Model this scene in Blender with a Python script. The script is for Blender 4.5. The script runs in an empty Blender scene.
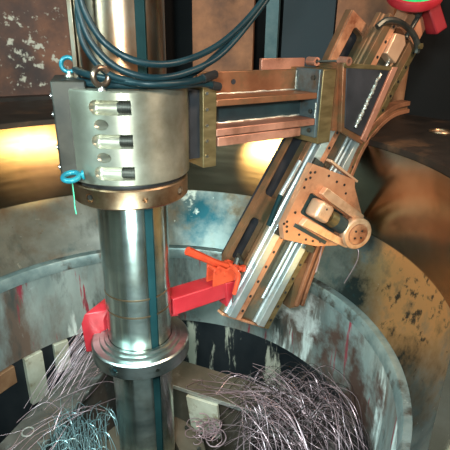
import bpy, bmesh, math, random
from mathutils import Vector, Matrix
random.seed(7)
scene = bpy.context.scene
COL = scene.collection
PI = math.pi
H = 2.6                                   # eye height above the pit floor

# ---------------------------------------------------------------- camera
cam = bpy.data.objects.new('camera', bpy.data.cameras.new('camera'))
COL.objects.link(cam)
cam.data.sensor_width = 36
cam.data.lens = 36 * 464.7 / 450
cam.data.clip_start = 0.02
cam.matrix_world = (Matrix.Translation((0, 0, H)) @ Matrix.Rotation(math.radians(90 - 22.13), 4, 'X')
                    @ Matrix.Rotation(math.radians(0.9065), 4, 'Z'))
scene.camera = cam

# ---------------------------------------------------------------- light and exposure
scene.view_settings.view_transform = 'Standard'
scene.view_settings.look = 'None'
scene.view_settings.exposure = 0.6
scene.view_settings.gamma = 1
scene.view_settings.use_curve_mapping = False
world = bpy.data.worlds.new('dim_workshop'); scene.world = world
world.use_nodes = True
world.node_tree.nodes['Background'].inputs[0].default_value = (0.13, 0.17, 0.17, 1)
world.node_tree.nodes['Background'].inputs[1].default_value = 1.0

def area(name, loc, target, size, power, col, size_y=None):
    l = bpy.data.lights.new(name, 'AREA'); l.energy = power; l.color = col; l.size = size
    if size_y: l.shape = 'RECTANGLE'; l.size_y = size_y
    o = bpy.data.objects.new(name, l); COL.objects.link(o)
    o.location = Vector(loc) + Vector((0, 0, H))
    d = Vector(target) - Vector(loc)
    o.rotation_euler = d.to_track_quat('-Z', 'Y').to_euler()
    return o
def point(name, loc, power, col, r=.05):
    l = bpy.data.lights.new(name, 'POINT'); l.energy = power; l.color = col; l.shadow_soft_size = r
    o = bpy.data.objects.new(name, l); COL.objects.link(o); o.location = Vector(loc) + Vector((0, 0, H))
    return o
def spot(name, loc, target, power, col, deg, blend=.9):
    l = bpy.data.lights.new(name, 'SPOT'); l.energy = power; l.color = col; l.spot_size = math.radians(deg); l.spot_blend = blend; l.shadow_soft_size = .03
    o = bpy.data.objects.new(name, l); COL.objects.link(o); o.location = Vector(loc) + Vector((0, 0, H))
    o.rotation_euler = (Vector(target) - Vector(loc)).to_track_quat('-Z', 'Y').to_euler()
area('flash', (-0.12, -0.05, 0.18), (-0.2, 2.0, -0.9), .16, 34, (.86, 1.0, .98))
area('work_lamp_left', (-1.7, 0.3, 0.7), (-0.4, 2.2, -1.5), .6, 36, (.66, 1.0, 1.0))
area('work_lamp_right', (1.9, 0.6, 1.3), (0.6, 2.2, -0.7), .35, 46, (1.0, .72, .50))
point('hanging_lamp', (-0.55, 2.26, -0.70), 1.2, (1.0, .58, .18), .03)
spot('highlight_spot_left', (-0.60, 2.30, -0.79), (-1.14, 2.69, -.74), 7, (1.0, .58, .20), 46)       # lamp glow behind the bar, added as two spots aimed at the gold highlights
spot('highlight_spot_right', (-0.50, 2.28, -0.96), (.31, 2.76, -.76), 24, (1.0, .62, .22), 34)
spot('throat_fill_spot', (0.10, 1.45, -0.55), (.95, 1.80, -1.12), 18, (1.0, .74, .42), 50)  # added spot in mid-air to warm the right side of the throat
area('pit_area_light', (-0.30, 1.15, -0.75), (-0.2, 2.5, -1.9), .2, 7, (.75, 1.0, 1.0))  # cool area light aimed down into the pit

# ---------------------------------------------------------------- materials
MATS = {}
def N(nt, kind, **kw):
    n = nt.nodes.new(kind)
    for k, v in kw.items(): setattr(n, k, v)
    return n
def mat(name, c1, c2=None, metallic=0.0, rough=.5, scale=8, bump=.1, stretch=(1, 1, 1), c3=None, c3_amt=.45,
        c3_scale=3, aniso=0, rough_var=.15, arot=0, c3_metal=None, spec=.5, detail=6, c3_stretch=None, sharp=.06, more=(), places=()):
    """two-tone noise + optional patches of a third colour (rust, paint) and further stain layers"""
    m = bpy.data.materials.new(name); m.use_nodes = True; nt = m.node_tree
    b = nt.nodes['Principled BSDF']; L = nt.links.new
    tc = N(nt, 'ShaderNodeTexCoord'); mp = N(nt, 'ShaderNodeMapping'); mp.inputs['Scale'].default_value = stretch
    L(tc.outputs['Object'], mp.inputs['Vector'])
    no = N(nt, 'ShaderNodeTexNoise'); no.inputs['Scale'].default_value = scale; no.inputs['Detail'].default_value = detail
    no.inputs['Roughness'].default_value = .6
    L(mp.outputs[0], no.inputs['Vector'])
    cr = N(nt, 'ShaderNodeValToRGB'); cr.color_ramp.elements[0].position = .32; cr.color_ramp.elements[1].position = .68
    cr.color_ramp.elements[0].color = (*c1, 1); cr.color_ramp.elements[1].color = (*(c2 or c1), 1)
    L(no.outputs[0], cr.inputs[0]); out = cr.outputs[0]
    mr = N(nt, 'ShaderNodeMapRange'); mr.inputs['To Min'].default_value = max(.05, rough - rough_var); mr.inputs['To Max'].default_value = min(1, rough + rough_var)
    L(no.outputs[0], mr.inputs[0]); rout = mr.outputs[0]
    b.inputs['Metallic'].default_value = metallic
    mprev = None
    layers = ([(c3, c3_amt, c3_scale, c3_stretch or (1, 1, 1), sharp, c3_metal)] if c3 else []) + list(more)
    for (cc, amt, sc, st, sh, me) in layers:
        m2 = N(nt, 'ShaderNodeMapping'); m2.inputs['Scale'].default_value = st; m2.inputs['Location'].default_value = (sc, amt * 7, sc * .3)
        L(tc.outputs['Object'], m2.inputs['Vector'])
        n2 = N(nt, 'ShaderNodeTexNoise'); n2.inputs['Scale'].default_value = sc; n2.inputs['Detail'].default_value = 8; n2.inputs['Roughness'].default_value = .65
        L(m2.outputs[0], n2.inputs['Vector'])
        r2 = N(nt, 'ShaderNodeMapRange'); r2.inputs['From Min'].default_value = 1 - amt - sh; r2.inputs['From Max'].default_value = 1 - amt + sh
        L(n2.outputs[0], r2.inputs[0])
        mx = N(nt, 'ShaderNodeMix', data_type='RGBA'); L(r2.outputs[0], mx.inputs[0]); L(out, mx.inputs[6]); mx.inputs[7].default_value = (*cc, 1)
        out = mx.outputs[2]
        if me is not None:
            mm = N(nt, 'ShaderNodeMix', data_type='FLOAT'); L(r2.outputs[0], mm.inputs[0])
            if mprev is None: mm.inputs[2].default_value = metallic
            else: L(mprev, mm.inputs[2])
            mm.inputs[3].default_value = me; mprev = mm.outputs[0]; L(mprev, b.inputs['Metallic'])
            mq = N(nt, 'ShaderNodeMix', data_type='FLOAT'); L(r2.outputs[0], mq.inputs[0]); L(rout, mq.inputs[2]); mq.inputs[3].default_value = .75
            rout = mq.outputs[0]
    for (cc, centre, rad, amt, sc, soft) in places:      # a colour patch round one place, for stains and for painted light: (colour, centre, reach, strength, grain)
        vd = N(nt, 'ShaderNodeVectorMath', operation='DISTANCE'); L(tc.outputs['Object'], vd.inputs[0]); vd.inputs[1].default_value = centre
        n3 = N(nt, 'ShaderNodeTexNoise'); n3.inputs['Scale'].default_value = sc; n3.inputs['Detail'].default_value = 8; n3.inputs['Roughness'].default_value = .65
        L(tc.outputs['Object'], n3.inputs['Vector'])
        fa = N(nt, 'ShaderNodeMapRange'); fa.inputs['From Max'].default_value = rad; fa.inputs['To Min'].default_value = amt; fa.inputs['To Max'].default_value = 0; L(vd.outputs['Value'], fa.inputs[0])
        ad = N(nt, 'ShaderNodeMath', operation='ADD'); L(n3.outputs[0], ad.inputs[0]); L(fa.outputs[0], ad.inputs[1])
        th = N(nt, 'ShaderNodeMapRange'); th.inputs['From Min'].default_value = .70 - soft; th.inputs['From Max'].default_value = .70 + soft; L(ad.outputs[0], th.inputs[0])
        mx = N(nt, 'ShaderNodeMix', data_type='RGBA'); L(th.outputs[0], mx.inputs[0]); L(out, mx.inputs[6]); mx.inputs[7].default_value = (*cc, 1); out = mx.outputs[2]
    L(out, b.inputs['Base Color']); L(rout, b.inputs['Roughness'])
    b.inputs['Specular IOR Level'].default_value = spec
    if bump:
        bp = N(nt, 'ShaderNodeBump'); bp.inputs['Strength'].default_value = bump; bp.inputs['Distance'].default_value = .004
        L(no.outputs[0], bp.inputs['Height']); L(bp.outputs[0], b.inputs['Normal'])
    if aniso:
        b.inputs['Anisotropic'].default_value = aniso; b.inputs['Anisotropic Rotation'].default_value = arot
        tg = N(nt, 'ShaderNodeTangent', direction_type='RADIAL', axis='Z'); L(tg.outputs[0], b.inputs['Tangent'])
    MATS[name] = m
    return m

RUST = (.16, .055, .022)
M_steel = mat('turned_steel', (.38, .45, .42), (.58, .63, .58), 1, .23, 5, .03, (1, 1, 3), c3=(.22, .20, .14), c3_amt=.38, c3_scale=5, c3_stretch=(1, 1, .7), sharp=.12, rough_var=.08, aniso=.7, arot=.25)
M_upper = mat('stained_steel', (.44, .44, .37), (.62, .60, .50), 1, .34, 5, .03, (1, 1, .6), c3=(.42, .20, .10), c3_amt=.47, c3_scale=4, c3_stretch=(1, 1, .35), sharp=.1, aniso=.6, arot=.25)
M_hub = mat('machined_hub_steel', (.46, .46, .38), (.62, .61, .50), .85, .38, 4, .03, (1, 1, 1.5), c3=(.24, .21, .13), c3_amt=.42, c3_scale=3, sharp=.14, aniso=.6, arot=.25)
M_dark = mat('dark_steel', (.05, .055, .05), (.10, .10, .085), .7, .42, 12, .08, c3=(.4, .4, .37), c3_amt=.32, c3_scale=9, sharp=.04)
M_ear = mat('dark_scuffed_steel', (.030, .030, .026), (.07, .062, .05), .5, .5, 10, .1, c3=(.35, .35, .31), c3_amt=.34, c3_scale=8, sharp=.04)
M_bronze = mat('bronzed_steel', (.36, .24, .14), (.50, .36, .24), 1, .38, 5, .04, c3=(.24, .13, .07), c3_amt=.42, c3_scale=6, sharp=.1)
M_collar = mat('collar_steel', (.32, .38, .37), (.54, .57, .54), 1, .32, 6, .04, (1, 1, 3), c3=(.22, .18, .12), c3_amt=.4, c3_scale=6, sharp=.1, aniso=.4)
M_brass = mat('oiled_brass_plate', (.13, .095, .04), (.24, .18, .085), .6, .45, 9, .06, (1, 1, 4))
M_key = mat('dark_keyway', (.004, .022, .026), (.010, .038, .042), 0, .6, 6, .02, spec=.1)
M_weld = mat('brown_plate', (.24, .095, .045), (.40, .17, .085), .55, .42, 7, .08, c3=(.11, .10, .05), c3_amt=.43, c3_scale=4, sharp=.1)
M_pink = mat('salmon_plate', (.50, .22, .15), (.66, .32, .22), .5, .42, 6, .06, c3=(.22, .09, .05), c3_amt=.40, c3_scale=4, sharp=.1)
M_teal = mat('dark_teal_plate', (.018, .045, .05), (.045, .09, .095), .2, .5, 7, .08, c3=(.02, .025, .03), c3_amt=.42, c3_scale=3, sharp=.15)
M_blue = mat('blued_steel', (.07, .11, .13), (.16, .21, .22), .6, .4, 8, .06, c3=(.12, .09, .06), c3_amt=.42, c3_scale=6)
M_bead = mat('weld_bead', (.50, .50, .44), (.75, .74, .66), .8, .35, 60, .5)
M_orange = mat('coppery_machine_iron', (.58, .25, .13), (.78, .40, .23), .45, .40, 7, .05, c3=(.26, .085, .04), c3_amt=.40, c3_scale=4.5, sharp=.08)  # copper tone with part of the warm lamp's orange put in
M_arc = mat('dull_copper_iron', (.30, .12, .06), (.48, .21, .11), .45, .45, 7, .05, c3=(.14, .06, .03), c3_amt=.42, c3_scale=5, sharp=.1)
M_dred = mat('dark_red_paint', (.20, .008, .014), (.28, .014, .02), 0, .5, 7, .05)  # darker red for the gearbox block
M_orange_l = mat('pale_coppery_iron', (.72, .42, .26), (.86, .56, .36), .5, .36, 7, .05, c3=(.45, .2, .09), c3_amt=.38, c3_scale=6, sharp=.1)
M_brown = mat('brown_cast_iron', (.16, .085, .04), (.30, .14, .07), .4, .5, 7, .08, c3=(.10, .09, .05), c3_amt=.45, c3_scale=4, sharp=.1)
M_rail = mat('ground_rail_steel', (.42, .49, .50), (.62, .68, .67), .75, .34, 10, .01)
M_trough = mat('oily_trough', (.10, .10, .075), (.18, .15, .10), .6, .4, 6, .05, c3=(.40, .16, .06), c3_amt=.40, c3_scale=4, sharp=.08)
M_black = mat('pocket_and_shade_black', (.012, .014, .018), (.03, .032, .04), .1, .6, 8, .05)  # black of pockets and gaps, their shade put into the colour
M_red = mat('red_paint', (.36, .014, .022), (.50, .03, .04), 0, .42, 7, .05, c3=(.30, .015, .02), c3_amt=.38, c3_scale=6)
M_redor = mat('orange_red_paint', (.50, .045, .018), (.66, .085, .03), 0, .38, 7, .05, c3=(.35, .03, .02), c3_amt=.36, c3_scale=14)
M_green = mat('green_enamel', (.01, .38, .10), (.05, .62, .22), 0, .3, 20, .08, c3=(.01, .10, .04), c3_amt=.45, c3_scale=18)
M_bluep = mat('blue_enamel', (.006, .13, .20), (.02, .28, .34), .1, .32, 12, .05)
M_green2 = mat('green_cord', (.05, .5, .28), (.1, .6, .35), 0, .6, 20, 0)
M_eye = mat('bronze_brown_eyebolt', (.20, .13, .09), (.36, .27, .21), .9, .3, 8, .03)
M_hose = mat('dark_teal_rubber', (.003, .015, .021), (.008, .030, .038), 0, .40, 10, .05, spec=.3)
M_rubber = mat('black_rubber', (.008, .008, .01), (.02, .02, .02), 0, .5, 10, .03)
M_swarf = mat('pinkish_steel_turnings', (.24, .15, .165), (.50, .35, .38), .4, .32, 12, 0)
M_swarf2 = mat('bluish_steel_turnings', (.22, .40, .44), (.48, .62, .64), .6, .3, 12, 0)
M_swarfd = mat('dark_turnings', (.02, .016, .018), (.10, .075, .07), .7, .45, 40, .5)
M_wallrust = mat('rusty_plate', (.15, .065, .045), (.33, .13, .065), .1, .6, 3.2, .12, c3=(.055, .035, .032), c3_amt=.48, c3_scale=2, sharp=.12,
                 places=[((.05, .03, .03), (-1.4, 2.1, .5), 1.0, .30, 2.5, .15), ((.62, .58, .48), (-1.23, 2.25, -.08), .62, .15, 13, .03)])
M_wallor = mat('orange_rust_plate', (.34, .13, .055), (.52, .22, .10), .1, .6, 4, .12, c3=(.13, .055, .03), c3_amt=.45, c3_scale=2, sharp=.12)
M_wallnavy = mat('navy_primer', (.012, .02, .028), (.02, .035, .045), 0, .6, 4, .05)
M_wallteal = mat('pale_teal_strip', (.05, .11, .125), (.12, .19, .20), .1, .5, 12, .1)
M_gray = mat('charcoal_wall', (.008, .008, .008), (.016, .015, .015), 0, .8, 4, .05)
M_black2 = mat('unlit_black', (.004, .004, .005), (.007, .007, .008), 0, .9, 4, 0)
M_flange = mat('oily_black_flange', (.014, .011, .009), (.035, .024, .018), .3, .45, 6, .15, c3=(.16, .08, .04), c3_amt=.38, c3_scale=3, sharp=.08)
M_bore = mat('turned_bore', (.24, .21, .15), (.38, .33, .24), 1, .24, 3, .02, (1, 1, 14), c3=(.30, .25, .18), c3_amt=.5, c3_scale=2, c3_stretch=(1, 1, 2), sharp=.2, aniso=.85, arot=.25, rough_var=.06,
             places=[((.72, .34, .16), (1.20, -.20, -1.0), .62, .46, 2, .2), ((.08, .07, .06), (1.0, .75, -.48), .55, .34, 2, .2), ((.62, .60, .52), (1.12, .25, -.66), .30, .30, 2, .2)])  # orange rust low, darker on top; pale patch is the brushed highlight painted in
M_throat = mat('spherical_throat_steel', (.16, .19, .19), (.34, .37, .35), .9, .40, 3, .05, (1, 1, 1.5), c3=(.20, .14, .09), c3_amt=.40, c3_scale=2.5, sharp=.1, aniso=.6, arot=.25, places=[((.85, .50, .22), (1.24, .08, -1.04), .62, .50, 4, .12), ((.10, .08, .06), (1.20, .05, -1.1), .45, .16, 16, .04), ((.03, .04, .04), (1.10, -.15, -1.40), .42, .36, 4, .12), ((.03, .04, .04), (1.0, .50, -1.38), .42, .36, 4, .12), ((.02, .10, .13), (.21, 1.2, -1.12), .32, .30, 5, .12), ((.70, .72, .66), (.10, 1.2, -1.0), .25, .22, 12, .03)],  # gold at right: heat tint plus warm reflection put in colour; darker by rim
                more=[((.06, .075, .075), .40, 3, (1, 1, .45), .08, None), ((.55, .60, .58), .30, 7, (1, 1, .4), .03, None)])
M_rim = mat('pale_rim_steel', (.20, .27, .27), (.42, .49, .47), .6, .42, 9, .1, c3=(.12, .10, .08), c3_amt=.42, c3_scale=7, more=[((.75, .80, .78), .32, 12, (1, 1, .4), .03, .2)])
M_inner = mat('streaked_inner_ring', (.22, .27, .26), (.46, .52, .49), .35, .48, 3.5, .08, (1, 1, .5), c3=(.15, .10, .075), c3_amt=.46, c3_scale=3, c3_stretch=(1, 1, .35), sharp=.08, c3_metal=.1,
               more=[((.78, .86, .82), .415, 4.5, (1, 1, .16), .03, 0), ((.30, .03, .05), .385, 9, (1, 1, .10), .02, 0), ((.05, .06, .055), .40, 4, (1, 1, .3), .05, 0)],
               places=[((.80, .86, .84), (.72, .75, -1.48), .42, .34, 3, .06), ((.12, .065, .05), (1.02, .25, -1.70), .55, .32, 5, .08)])  # pale patch is a white reflection painted in; brown patch is a stain
M_lower = mat('dark_dripped_ring', (.018, .024, .03), (.045, .05, .055), .3, .5, 4, .15, (1, 1, .5), more=[((.62, .60, .48), .40, 5, (1, 1, .20), .02, 0)])
M_cream = mat('cream_paint_patch', (.48, .46, .34), (.70, .70, .58), 0, .5, 9, .15, c3=(.25, .18, .09), c3_amt=.40, c3_scale=8)
M_floor = mat('dark_pit_floor', (.012, .016, .018), (.035, .04, .04), .2, .5, 5, .2)
M_beam = mat('greasy_beam', (.10, .095, .085), (.20, .19, .17), .5, .45, 7, .1, c3=(.30, .33, .32), c3_amt=.37, c3_scale=9)
M_edge = mat('bright_sawn_edge', (.50, .52, .48), (.72, .73, .68), .7, .4, 12, .1)
M_plate2 = mat('brown_grey_plate', (.12, .10, .07), (.20, .16, .12), .4, .5, 6, .1, c3=(.25, .21, .17), c3_amt=.36, c3_scale=8)
M_pipe = mat('rusty_pipe', (.30, .14, .07), (.48, .25, .13), .1, .6, 9, .2)
M_bolt = mat('black_bolt', (.02, .02, .022), (.05, .05, .05), .6, .4, 10, 0)
M_boltb = mat('bright_bolt', (.45, .47, .46), (.6, .62, .6), 1, .3, 10, 0)

# ---------------------------------------------------------------- geometry helpers
CX, CY = -0.3655, 1.72                    # axis of the boring bar and of the ring
AX = Vector((CX, CY, H))
A = math.radians(34)
S = Vector((math.cos(A), math.sin(A), 0)); NN = Vector((math.sin(A), -math.cos(A), 0)); Z = Vector((0, 0, 1))
TL = math.radians(33)
T = S * math.sin(TL) + Z * math.cos(TL); U = S * math.cos(TL) - Z * math.sin(TL)
def W(s, n, z): return AX + S * s + NN * n + Z * z              # arm frame
O0 = W(.53, 0, -1.31)
def L(t, u, n): return O0 + T * t + U * u + NN * n              # slide frame
def P(x, y, z): return Vector((x, y, z + H))
def polar(r, deg, z):
    a = math.radians(deg); return Vector((CX + r * math.cos(a), CY + r * math.sin(a), z + H))

def box(bm, c, ax, h):
    """box about c along the three axes ax with half sizes h"""
    vs = []
    for i in (-1, 1):
        for j in (-1, 1):
            for k in (-1, 1):
                vs.append(bm.verts.new(c + ax[0] * (i * h[0]) + ax[1] * (j * h[1]) + ax[2] * (k * h[2])))
    for f in ((0, 1, 3, 2), (4, 6, 7, 5), (0, 4, 5, 1), (2, 3, 7, 6), (0, 2, 6, 4), (1, 5, 7, 3)):
        bm.faces.new([vs[i] for i in f])
    bmesh.ops.recalc_face_normals(bm, faces=bm.faces)
def wbox(bm, s0, s1, n0, n1, z0, z1):
    box(bm, W((s0 + s1) / 2, (n0 + n1) / 2, (z0 + z1) / 2), (S, NN, Z), (abs(s1 - s0) / 2, abs(n1 - n0) / 2, abs(z1 - z0) / 2))
def lbox(bm, t0, t1, u0, u1, n0, n1):
    box(bm, L((t0 + t1) / 2, (u0 + u1) / 2, (n0 + n1) / 2), (T, U, NN), (abs(t1 - t0) / 2, abs(u1 - u0) / 2, abs(n1 - n0) / 2))
def frame(d):
    d = d.normalized(); a = Vector((0, 0, 1)) if abs(d.z) < .9 else Vector((1, 0, 0))
    x = d.cross(a).normalized(); return x, d.cross(x).normalized()
def cyl(bm, p, q, r, r2=None, seg=20):
    r2 = r if r2 is None else r2; x, y = frame(q - p)
    a = [bm.verts.new(p + (x * math.cos(k * 2 * PI / seg) + y * math.sin(k * 2 * PI / seg)) * r) for k in range(seg)]
    b = [bm.verts.new(q + (x * math.cos(k * 2 * PI / seg) + y * math.sin(k * 2 * PI / seg)) * r2) for k in range(seg)]
    bm.faces.new(a[::-1]); bm.faces.new(b)
    for k in range(seg):
        f = bm.faces.new([a[k], a[(k + 1) % seg], b[(k + 1) % seg], b[k]]); f.smooth = True
    bmesh.ops.recalc_face_normals(bm, faces=bm.faces)
def spline(pts, n=8):
    pts = [Vector(p) for p in pts]; out = []
    for i in range(len(pts) - 1):
        p0 = pts[max(i - 1, 0)]; p1 = pts[i]; p2 = pts[i + 1]; p3 = pts[min(i + 2, len(pts) - 1)]
        for k in range(n):
            t = k / n
            out.append(.5 * ((2 * p1) + (p2 - p0) * t + (2 * p0 - 5 * p1 + 4 * p2 - p3) * t * t + (3 * p1 - p0 - 3 * p2 + p3) * t ** 3))
    return out + [pts[-1]]
def tube(bm, pts, r, seg=10, closed=False, cap=True):
    n = len(pts); rings = []; x = None
    for i, p in enumerate(pts):
        a = pts[i - 1] if (i > 0 or closed) else p; b = pts[(i + 1) % n] if (i < n - 1 or closed) else p
        d = (b - a).normalized()
        if x is None: x, y = frame(d)
        else:
            x = (x - d * x.dot(d)).normalized(); y = d.cross(x)
        rr = r[i] if isinstance(r, (list, tuple)) else r
        rings.append([bm.verts.new(p + (x * math.cos(k * 2 * PI / seg) + y * math.sin(k * 2 * PI / seg)) * rr) for k in range(seg)])
    m = n if closed else n - 1
    for i in range(m):
        a, b = rings[i], rings[(i + 1) % n]
        for k in range(seg):
            f = bm.faces.new([a[k], a[(k + 1) % seg], b[(k + 1) % seg], b[k]]); f.smooth = True
    if cap and not closed: bm.faces.new(rings[0][::-1]); bm.faces.new(rings[-1])
def lathe(bm, prof, c=None, seg=96, a0=0, a1=360, closed=True, smooth=True):
    """revolve (r, z) points about a vertical axis; closed joins the last profile point to the first"""
    c = c or AX; full = abs(a1 - a0 - 360) < 1e-6; n = seg if full else seg + 1
    cols = []
    for k in range(n):
        a = math.radians(a0 + (a1 - a0) * k / seg); cols.append([bm.verts.new(c + Vector((r * math.cos(a), r * math.sin(a), z))) for r, z in prof])
    m = len(prof); e = m if closed else m - 1
    for k in range(seg):
        a, b = cols[k], cols[(k + 1) % n]
        for i in range(e):
            f = bm.faces.new([a[i], b[i], b[(i + 1) % m], a[(i + 1) % m]]); f.smooth = smooth
    if not full and closed: bm.faces.new(cols[0]); bm.faces.new(cols[-1][::-1])
    bmesh.ops.recalc_face_normals(bm, faces=bm.faces)
def prism(bm, pts, d):
    """outline pts (world) extruded by vector d"""
    a = [bm.verts.new(p) for p in pts]; b = [bm.verts.new(p + d) for p in pts]; n = len(pts)
    bm.faces.new(a[::-1]); bm.faces.new(b)
    for k in range(n): bm.faces.new([a[k], a[(k + 1) % n], b[(k + 1) % n], b[k]])
    bmesh.ops.recalc_face_normals(bm, faces=bm.faces)
def rounded(t0, t1, u0, u1, r, seg=5):
    out = []
    for (ct, cu, a) in ((t1 - r, u1 - r, 0), (t0 + r, u1 - r, 90), (t0 + r, u0 + r, 180), (t1 - r, u0 + r, 270)):
        for k in range(seg + 1):
            an = math.radians(a + 90 * k / seg); out.append((ct + r * math.cos(an), cu + r * math.sin(an)))
    return out

def base(o):
    v = Vector((0, 0, 0))
    while o is not None: v = v + o.location; o = o.parent
    return v
def obj(name, bm, m, parent=None, bevel=0.0, label=None, origin=None, kind=None, smooth=None):
    off = base(parent) if parent else (origin or Vector((0, 0, 0)))
    bmesh.ops.recalc_face_normals(bm, faces=bm.faces)
    for v in bm.verts: v.co -= off
    me = bpy.data.meshes.new(name); bm.to_mesh(me); bm.free()
    me.materials.append(m)
    me.set_sharp_from_angle(angle=math.radians(32))
    o = bpy.data.objects.new(name, me); COL.objects.link(o)
    if parent: o.parent = parent
    else: o.location = off
    if bevel:
        b = o.modifiers.new('bevel', 'BEVEL'); b.width = bevel; b.segments = 2; b.limit_method = 'ANGLE'; b.angle_limit = math.radians(40)
    if label: o['label'] = label
    if kind: o['kind'] = kind
    return o
def thing(name, label, cat, loc, group=None):
    o = bpy.data.objects.new(name, None); o.empty_display_size = .05; COL.objects.link(o); o.location = loc
    o['label'] = label; o['category'] = cat
    if group: o['group'] = group
    return o
def tag(o, label, cat, group=None):
    o['label'] = label; o['category'] = cat
    if group: o['group'] = group
    return o
def cut(o, cutter_bms):
    """real pockets: subtract solids, keep the evaluated mesh, drop the cutters"""
    tmp = []
    for bm in cutter_bms:
        bmesh.ops.recalc_face_normals(bm, faces=bm.faces)
        me = bpy.data.meshes.new('cut'); bm.to_mesh(me); bm.free(); me.materials.append(o.data.materials[0])
        c = bpy.data.objects.new('cut', me); COL.objects.link(c); tmp.append(c)
        md = o.modifiers.new('cut', 'BOOLEAN'); md.operation = 'DIFFERENCE'; md.solver = 'EXACT'; md.object = c
    bpy.context.view_layer.update()
    dg = bpy.context.evaluated_depsgraph_get()
    me = bpy.data.meshes.new_from_object(o.evaluated_get(dg))
    o.modifiers.clear(); o.data = me
    for c in tmp: bpy.data.objects.remove(c)
B = bmesh.new
def bolt(parent, p, d, r=.008, h=.008, m=None, name='bolt'):
    bm = B(); cyl(bm, p - d * .002, p + d * h, r, seg=6 if name == 'bolt' else 14); return obj(name, bm, m or M_bolt, parent)

# ================================================================ THE SETTING
def structure(name, bm, m, parent=None): 
    return obj(name, bm, m, parent, origin=Vector((CX, CY, H)), kind='structure')
# pit floor and the surrounding shop
bm = B(); lathe(bm, [(0.001, -2.5), (1.3, -2.5), (1.3, -2.6), (0.001, -2.6)], seg=64); structure('floor', bm, M_floor)
# the bored ring: top flange, bore wall, spherical throat, rim, inner ring, undercut
OPEN = dict(a0=-52, a1=245)                # the ring is broken by the access opening the picture is taken from
bm = B(); lathe(bm, [(1.245, -.472), (1.262, -.462), (2.10, -.462), (2.12, -.475), (2.12, -.56), (1.245, -.56)], seg=160, a0=-42, a1=245); fl = structure('trim_1', bm, M_flange)
fl['label'] = 'oily black top face of the big bored ring'
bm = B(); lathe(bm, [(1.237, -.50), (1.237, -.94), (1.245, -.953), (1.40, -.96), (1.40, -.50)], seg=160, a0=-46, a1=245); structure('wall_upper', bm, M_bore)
prof = [(1.262, -.955)]
for k in range(1, 11):
    z = -.955 - .36 * k / 10; prof.append((math.sqrt(1.262 ** 2 - (z + .90) ** 2) - .0055 * k * .9, z))
prof += [(1.40, -1.315), (1.40, -.955)]
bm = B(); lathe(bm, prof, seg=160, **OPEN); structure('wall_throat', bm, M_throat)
bm = B(); lathe(bm, [(1.106, -1.337), (1.113, -1.325), (1.150, -1.320), (1.150, -1.30), (1.30, -1.30), (1.30, -1.392), (1.100, -1.392)], seg=160, **OPEN); structure('trim_2', bm, M_rim)
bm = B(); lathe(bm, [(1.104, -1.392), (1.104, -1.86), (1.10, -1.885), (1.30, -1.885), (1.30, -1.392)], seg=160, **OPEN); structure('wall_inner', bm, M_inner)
bm = B(); lathe(bm, [(1.125, -1.885), (1.125, -2.5), (1.30, -2.5), (1.30, -1.885)], seg=160, **OPEN); structure('wall_lower', bm, M_lower)
# threaded hole ring in the flange, right
h_ = thing('lifting_hole_ring', 'small round hole with bright rim in the black flange top at right', 'hole', P(1.15, 2.51, -.462))
bm = B()
tube(bm, [P(1.15 + .052 * math.cos(k * PI / 12), 2.51 + .052 * math.sin(k * PI / 12), -.459) for k in range(24)], .008, 8, closed=True); obj('rim', bm, M_bronze, h_)
bm = B(); cyl(bm, P(1.15, 2.51, -.4625), P(1.15, 2.51, -.4595), .046, seg=24); obj('plug', bm, M_orange_l, h_)
# panels standing round the ring
def arcpanel(name, a0, a1, r, z0, z1, m, th=.06, seg=14, **k):
    bm = B(); lathe(bm, [(r, z0), (r, z1), (r + th, z1), (r + th, z0)], seg=seg, a0=a0, a1=a1, smooth=True); return structure(name, bm, m)
arcpanel('wall_left', 94.6, 175, 2.56, -.56, 1.6, M_wallrust, seg=40)
arcpanel('wall_back', 77.0, 88.6, 2.56, -.56, 1.6, M_wallor)
arcpanel('wall_navy', 62.4, 71.7, 2.60, -.56, 1.6, M_wallnavy).name = 'wall_back_right'
arcpanel('trim_3', 72.3, 74.6, 2.54, -.56, 1.6, M_wallteal)
arcpanel('trim_4', 52.5, 62.2, 2.62, -.05, 1.6, M_wallor)
arcpanel('trim_5', 95, 175, 2.44, -.56, -.475, M_flange, .14, 40)
arcpanel('wall_far', -10, 200, 3.6, -1.5, 2.2, M_gray, .05, 60)
arcpanel('wall_gap', 86, 97, 2.9, -.8, 1.8, M_black2, .05, 8).name = 'wall_recess'
bm = B(); lathe(bm, [(2.12, -.75), (3.6, -.75), (3.6, -.8), (2.12, -.8)], seg=80); structure('floor', bm, M_black2).name = 'floor_outer'
# paint blotches on the rusty plate: flat paint at its real place, following the plate
bm = B(); cyl(bm, polar(2.35, 47.4, -.75), polar(2.35, 47.4, 1.0), .047, seg=20)
tag(obj('rusty_pipe', bm, M_pipe, origin=polar(2.35, 47.4, -.75)), 'rusty upright pipe behind the top of the slide, beside the black gap', 'pipe')

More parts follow.
